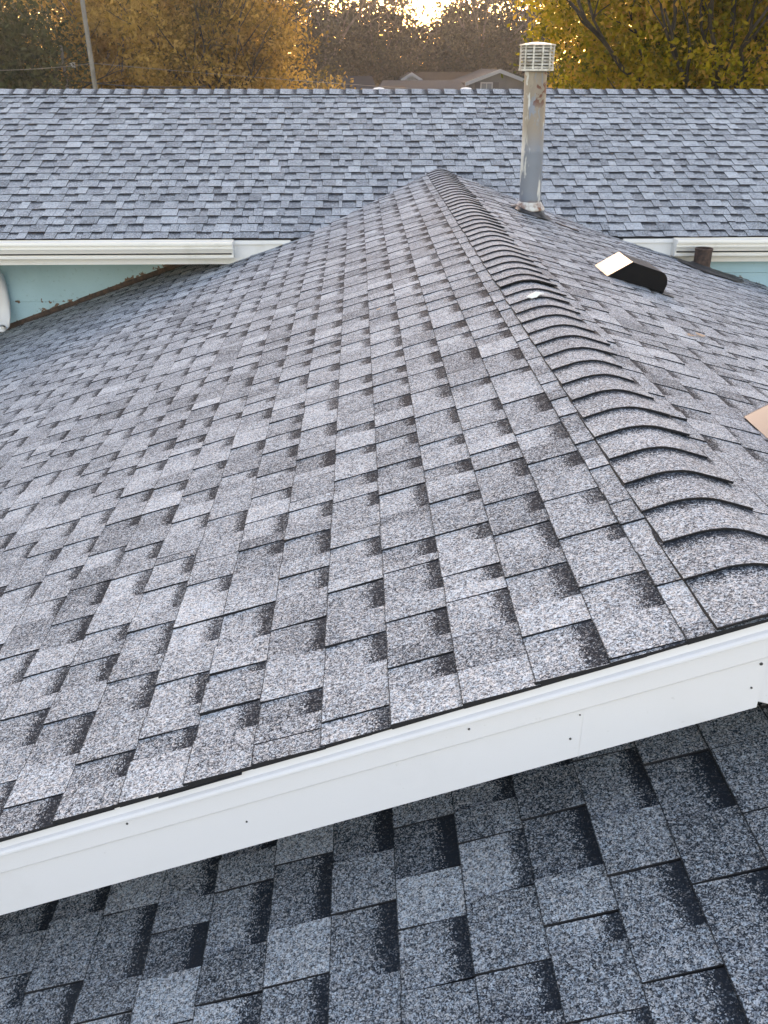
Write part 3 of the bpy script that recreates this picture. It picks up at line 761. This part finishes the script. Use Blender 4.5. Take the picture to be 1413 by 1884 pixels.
def leaf_object(name, v, tone, mt, parent, **k):
    v = v.copy(); v[:, 2] += H; o0 = v.mean(0); N = len(v)//4
    me = bpy.data.meshes.new(name); me.vertices.add(len(v)); me.vertices.foreach_set('co', (v-o0).ravel())
    me.loops.add(4*N); me.loops.foreach_set('vertex_index', np.arange(4*N)); me.polygons.add(N)
    me.polygons.foreach_set('loop_start', np.arange(0, 4*N, 4)); me.polygons.foreach_set('loop_total', np.full(N, 4))
    me.materials.append(mt); me.update(calc_edges=True)
    a = me.attributes.new('tone', 'FLOAT_COLOR', 'FACE'); q = np.ones((N, 4)); q[:, 0] = tone; a.data.foreach_set('color', q.ravel())
    o = bpy.data.objects.new(name, me); link(o, o0.tolist(), parent); return tag(o, **k)
def tree(name, X, Y, h, cr, mt, bark, label, cat='tree', group=None, nclust=400, per=50, leafsize=.1, sig=.35, r0=.25, base=.25, depth=3, tone=.5, droop=0., kids=(2, 4), zc=None, split=False, spread=.6, rz=None, skin=.5, lobe=1., fan=()):
    """trunk with limbs up to h; leaf clusters fill an uneven ellipsoid of radius cr"""
    t = empty(name, (X, Y, 0), label=label, cat=cat, group=group)
    tips = []; b = MB(); z0 = -H; hb = h*base
    b.tube([(X, Y, z0-.1), (X+.03, Y, z0+hb*.5), (X+.05*h*.1, Y, z0+hb)], [r0*1.25, r0, r0*.85], 10, cap=False)
    nl = rnd.randint(4, 6)
    for k in range(nl):
        an = 2*math.pi*k/nl+rnd.uniform(-.4, .4); tilt = rnd.uniform(.25, .85)
        limb(b, (X+.05*h*.1, Y, z0+hb*rnd.uniform(.85, 1)), (math.cos(an)*tilt, math.sin(an)*tilt, 1), h*.33, r0*.55, depth, tips, spread, kids=kids)
    for (fx_, fy_, fz_) in fan:                             # long limbs that reach out to the near side of the crown
        a0 = Vector((X, Y, z0+hb*.8)); a2 = Vector((fx_, fy_, fz_)); a1 = a0.lerp(a2, .5)+Vector((0, -.5, -.35)); pts = []
        for k in range(9):
            q = k/8; pts.append(a0*(1-q)**2+a1*2*q*(1-q)+a2*q*q+Vector((rnd.gauss(0, .05), 0, rnd.gauss(0, .05))))
        b.tube(pts, [r0*.28*(1-.75*k/8) for k in range(9)], 6, cap=False)
        for k in (3, 4, 5, 6, 7): limb(b, pts[k], (pts[k]-pts[k-1]).normalized()+Vector((rnd.uniform(-.8, .8), rnd.uniform(-.3, .3), rnd.uniform(-.2, .5))), 1.4, r0*.13, 1, tips, .5, kids=(1, 3))
    b.build('trunk', bark, t)
    if nclust:
        rz = rz or (h*(1-base)*.62); zc = zc if zc is not None else z0+h*(base+ (1-base)*.5)
        cs = []
        ph = [rnd.uniform(0, 6) for _ in range(6)]
        while len(cs) < nclust:
            d = nr.normal(0, 1, 3); d /= np.linalg.norm(d)
            lob = 1+lobe*(.16*math.sin(3*math.atan2(d[1], d[0])+ph[0])+.12*math.sin(5*math.atan2(d[1], d[0])+ph[1]+3*d[2])+.10*math.sin(7*d[2]+ph[2]+4*d[0]))
            r = (nr.uniform(0, 1)**skin)*lob
            cs.append((X+d[0]*cr*r, Y+d[1]*cr*r, max(zc+d[2]*rz*r, z0+.6)))
        v, tn = leaves(cs, (sig, sig, sig*.7), per, leafsize, droop, tone)
        leaf_object('crown', v, tn, mt, t)
    return t
# big gold-green maple on the right, near
tree('maple_tree', at(1345, 23), 23, 12.5, 5.0, M['leaf_gold'], M['bark_dark'], 'large gold and green maple towering behind the main ridge at right', nclust=1500, per=120, leafsize=.062, sig=.28, r0=.33, base=.30, zc=2.1, rz=4.3, droop=.25, tone=.60, skin=.45, lobe=.55, fan=[(at(1290, 18.4), 18.4, 1.6), (at(1335, 18.3), 18.3, 2.6), (at(1215, 18.6), 18.6, .8), (at(1020, 19.6), 19.6, 1.2), (at(1385, 18.6), 18.6, 1.0)])
tree('maple_tree', at(1560, 31), 31, 12, 5.6, M['leaf_gold'], M['bark_dark'], 'darker maple crown in the upper right corner behind the large maple', nclust=900, per=90, leafsize=.09, sig=.45, r0=.3, tone=.22, zc=1.5, rz=4.6)
# orange trees left of centre
tree('maple_tree', at(400, 40), 40, 11.5, 3.9, M['leaf_orange'], M['bark_dark'], 'orange brown maple with a dark trunk left of the bare trees', nclust=560, per=95, leafsize=.085, sig=.40, r0=.24, base=.22, zc=.9, rz=4.6, tone=.50, fan=[(at(462, 36.2), 36.2, 2.2), (at(430, 36.0), 36.0, 3.2), (at(375, 36.3), 36.3, 1.6), (at(345, 36.4), 36.4, .6), (at(490, 37), 37, .6)])
tree('maple_tree', at(215, 46), 46, 12, 4.6, M['leaf_orange'], M['bark'], 'orange brown maple behind the utility pole', nclust=700, per=90, leafsize=.09, sig=.42, r0=.26, base=.2, zc=.6, rz=4.9, tone=.66, fan=[(at(250, 41.3), 41.3, 2.0), (at(150, 41.6), 41.6, 2.2), (at(290, 41.8), 41.8, .4)])
tree('shrub_tree', at(560, 52), 52, 7, 2.6, M['leaf_orange'], M['bark'], 'low orange tree between the orange maple and the bare trees', nclust=150, per=40, leafsize=.11, sig=.45, r0=.15, base=.15, zc=-2.6, rz=2.2, tone=.4)
# green tree at the left edge
tree('green_tree', at(-20, 38), 38, 10, 3.4, M['leaf_green'], M['bark_dark'], 'dull green leafy tree at the left edge of the photo', nclust=560, per=50, leafsize=.10, sig=.42, r0=.25, base=.1, zc=-.5, rz=4.4, tone=.6)
tree('shrub_tree', at(60, 36), 36, 5, 2.4, M['leaf_green'], M['bark'], 'low olive bush below the green tree at left', nclust=160, per=45, leafsize=.09, sig=.4, r0=.12, base=.1, zc=-2.6, rz=2.0, tone=.9)
# bare and half bare trees in the middle, against the glow
bare = [(505, 78, 17, .26, 26, 'tall half bare tree right of the orange maple'), (590, 80, 17, .30, 60, 'forked half bare tree behind the grey roofed house'),
        (640, 84, 16, .24, 90, 'brown twiggy tree left of the sunset glow'), (700, 84, 15, .22, 110, 'brown tree under the left side of the glow'),
        (742, 92, 14, .22, 22, 'thin bare tree just left of the sun'), (790, 95, 11, .20, 6, 'low bare tree right in the sun glow'),
        (838, 92, 15, .24, 120, 'olive brown tree just right of the sun'), (888, 88, 16, .26, 170, 'dark olive tree left of the flue cap'),
        (950, 92, 17, .26, 150, 'dark olive tree behind the flue pipe'), (455, 70, 14, .24, 60, 'thin tree behind the orange maple')]
for px, Y, h, r0, nc, lab in bare:
    tree('bare_tree', at(px, Y), Y, h, 3.4, M['leaf_brown'], M['bark'], lab, group='half bare trees against the sunset', nclust=nc*4, per=44, leafsize=.15, sig=.6, r0=r0, base=.25, depth=4, kids=(2, 4), tone=.5, zc=-1.2, rz=5.2, spread=.55)
# far wood as one mass
cs = []
for i in range(4300):
    X = nr.uniform(-75, 75); Y = nr.uniform(98, 125); hh = 13.2+1.2*math.sin(X*.23)+1.0*math.sin(X*.61+1)+.7*math.sin(X*1.7) - 7.5*math.exp(-((X-8.4)/2.8)**2)
    cs.append((X, Y, -H+.5+abs(nr.uniform(0, 1))**.8*hh))
v, tn = leaves(cs, (1.0, 1.0, .9), 30, .26, 0, .4, .25)
leaf_object('far_wood', v, tn, M['leaf_brown'], None, label='hazy brown wood far behind the houses', cat='wood', kind='stuff')

# ------------------------------------------------------------------ poles and wires
pole = empty('utility_pole', (at(178, 34), 34, 0), label='tall grey wooden utility pole in front of the orange maple', cat='pole')
b = MB(); X = at(176, 34); b.tube([(X+.10, 34, -H), (X, 34, 0), (X-.12, 34, 6.5)], [.095, .08, .07], 12); b.build('shaft', M['polewood'], pole, smooth=True)
b = MB(); b.box(X-1.2, X+1.0, 33.84, 33.93, 5.7, 5.82); b.build('crossarm', M['polewood'], pole)
p2 = empty('utility_pole', (at(131, 39), 39, 0), label='thin distant utility pole left of the tall one', cat='pole')
b = MB(); X2 = at(126, 39); b.tube([(X2+.06, 39, -H), (X2-.03, 39, .55)], [.085, .06], 8); b.build('shaft', M['polewood'], p2, smooth=True)
b = MB(); b.box(at(136, 39), at(145, 39), 38.95, 39.1, zat(125, 39), zat(115, 39)); b.build('meter_box', M['capmetal'], p2)
def wire(a, c, sag, mt, lab, r=.008):
    b = MB(); pts = []
    for i in range(17):
        t = i/16; p = Vector(a)*(1-t)+Vector(c)*t; p.z -= sag*4*t*(1-t); pts.append(p)
    b.tube(pts, [r]*17, 4); b.build('overhead_wire', mt, label=lab, cat='wire')
wire((at(-260, 32), 32, zat(112, 32)), (at(178, 33.85), 33.85, zat(117, 33.85)), .25, M['wire'], 'pale overhead wire left of the tall utility pole')
wire((at(178, 33.85), 33.85, zat(117, 33.85)), (at(1500, 50), 50, zat(190, 50)), .3, M['wire'], 'pale overhead wire running right from the tall utility pole')
wire((at(130, 39.1), 39.1, zat(148, 39.1)), (at(380, 34), 34, zat(160, 34)), .1, M['wire_dark'], 'dark overhead wire low between the poles', .018)

# ------------------------------------------------------------------ far houses
def wall_mat(name, c, rough=.8):
    q = rusty(name, c, (c[0]*.8, c[1]*.8, c[2]*.8), 1.2, rough); q.node_tree.nodes['Principled BSDF'].inputs['Specular IOR Level'].default_value = .05; return q
M['hw_white'] = wall_mat('pale_siding', (.085, .09, .09)); M['hroof_grey'] = wall_mat('grey_roofing', (.03, .034, .037)); M['hroof_tan'] = wall_mat('tan_roofing', (.055, .036, .022))
M['hwhite_trim'] = mat('far_trim_white', (.22, .23, .235), .6); M['dark'] = mat('dark_shutter', (.02, .02, .022), .6); M['pane'] = mat('window_glass', (.12, .13, .14), .15)
def far_house(px0, px1, Y, pyr, pye, roofm, wallm, label, depth=8, gable=False):
    x0, x1 = at(px0, Y), at(px1, Y); zr, ze = zat(pyr, Y+depth/2 if not gable else Y), zat(pye, Y)
    hs = empty('far_house', ((x0+x1)/2, Y+depth/2, 0), label=label, cat='house', group='houses beyond the roof')
    w_ = MB(); w_.box(x0+.3, x1-.3, Y+.3, Y+depth-.3, -H, ze-.12)
    if gable:
        xm = (x0+x1)/2
        w_.add([(x0+.3, Y+.3, ze-.12), (x1-.3, Y+.3, ze-.12), (xm, Y+.3, zr-.12)], [(0, 1, 2)])
    w_.build('wall', wallm, hs)
    rf = MB()
    if gable:
        for sgn, xe in ((-1, x0), (1, x1)):
            vs = [(xe, Y, ze), (xm, Y, zr), (xm, Y+depth, zr), (xe, Y+depth, ze)]; vs += [(x, y, z-.14) for x, y, z in vs]
            rf.add(vs, [(0, 1, 2, 3), (4, 7, 6, 5), (0, 4, 5, 1), (1, 5, 6, 2), (2, 6, 7, 3), (3, 7, 4, 0)])
        ro = rf.build('roof', roofm, hs)
        for xe in (x0, x1):
            bb = MB(); vs = [(xe, Y-.03, ze+.04), (xm, Y-.03, zr+.04), (xm, Y-.03, zr-.2), (xe, Y-.03, ze-.2)]; vs += [(x, y+.028, z) for x, y, z in vs]
            bb.add(vs, [(0, 1, 2, 3), (4, 7, 6, 5), (0, 4, 5, 1), (1, 5, 6, 2), (2, 6, 7, 3), (3, 7, 4, 0)]); bb.build('rake_board', M['hwhite_trim'], hs)
    else:
        ym = Y+depth/2; vs = [(x0, Y, ze), (x1, Y, ze), (x1-.4, ym, zr), (x0+.4, ym, zr), (x0, Y+depth, ze), (x1, Y+depth, ze)]
        rf.add(vs, [(0, 1, 2, 3), (3, 2, 5, 4), (0, 3, 4), (1, 5, 2), (0, 4, 5, 1)]); rf.build('roof', roofm, hs)
        bb = MB(); bb.box(x0, x1, Y-.02, Y+.02, ze-.2, ze-.01); bb.build('fascia_board', M['hwhite_trim'], hs)
    return hs, (x0, x1, Y, ze, zr)
def far_window(hs, xc, Y, zc, ww_, hh_):
    b = MB(); b.box(xc-ww_/2, xc+ww_/2, Y-.05, Y+.02, zc-hh_/2, zc+hh_/2); wd = b.build('window', M['hwhite_trim'], hs)
    b = MB(); b.box(xc-ww_/2+.08, xc-.03, Y-.06, Y-.051, zc-hh_/2+.08, zc+hh_/2-.08); b.box(xc+.03, xc+ww_/2-.08, Y-.06, Y-.051, zc-hh_/2+.08, zc+hh_/2-.08); b.build('pane', M['pane'], wd)
    for s in (-1, 1):
        b = MB(); b.box(xc+s*(ww_/2+.22)-.2, xc+s*(ww_/2+.22)+.2, Y-.05, Y+.0, zc-hh_/2, zc+hh_/2); b.build('shutter', M['dark'], hs)
hs, q = far_house(862, 990, 68, 128, 153, M['hroof_grey'], M['hw_white'], 'pale house with a gable and dark shutters left of the flue pipe', 10, True)
far_window(hs, at(903, 68), 68.3, zat(163, 68), .85, .75)
far_house(700, 872, 66, 148, 170, M['hroof_grey'], M['hw_white'], 'long grey roofed house left of the gabled house', 7)
far_house(745, 890, 80, 132, 148, M['hroof_tan'], M['hw_white'], 'house with a reddish tan roof behind the long grey roof', 8)
far_house(742, 782, 74, 134, 147, M['hroof_grey'], M['hwhite_trim'], 'small white gabled house end in front of the tan roof', 5, True)
far_house(700, 762, 60, 158, 171, M['hroof_tan'], M['hw_white'], 'low tan hipped roof just above the main ridge', 4)
far_house(520, 700, 72, 140, 172, M['hroof_grey'], M['hw_white'], 'dim grey roofed house behind the bare tree trunks', 8)
far_house(60, 175, 80, 142, 175, M['hroof_grey'], M['hw_white'], 'dim grey house behind the two utility poles', 8)

# ------------------------------------------------------------------ air
b = MB(); b.box(-160, 160, -12, 150, -H-1, 16); hz = b.build('haze', [], kind='stuff', origin=(0, 60, 0))
hm = bpy.data.materials.new('haze_air'); hm.use_nodes = True; hn = hm.node_tree; hn.nodes.remove(hn.nodes['Principled BSDF'])
pv = hn.nodes.new('ShaderNodeVolumePrincipled'); pv.inputs['Color'].default_value = (.95, .95, .95, 1); pv.inputs['Density'].default_value = .00055; pv.inputs['Anisotropy'].default_value = .6
hn.links.new(pv.outputs[0], hn.nodes['Material Output'].inputs['Volume']); hz.data.materials.append(hm)
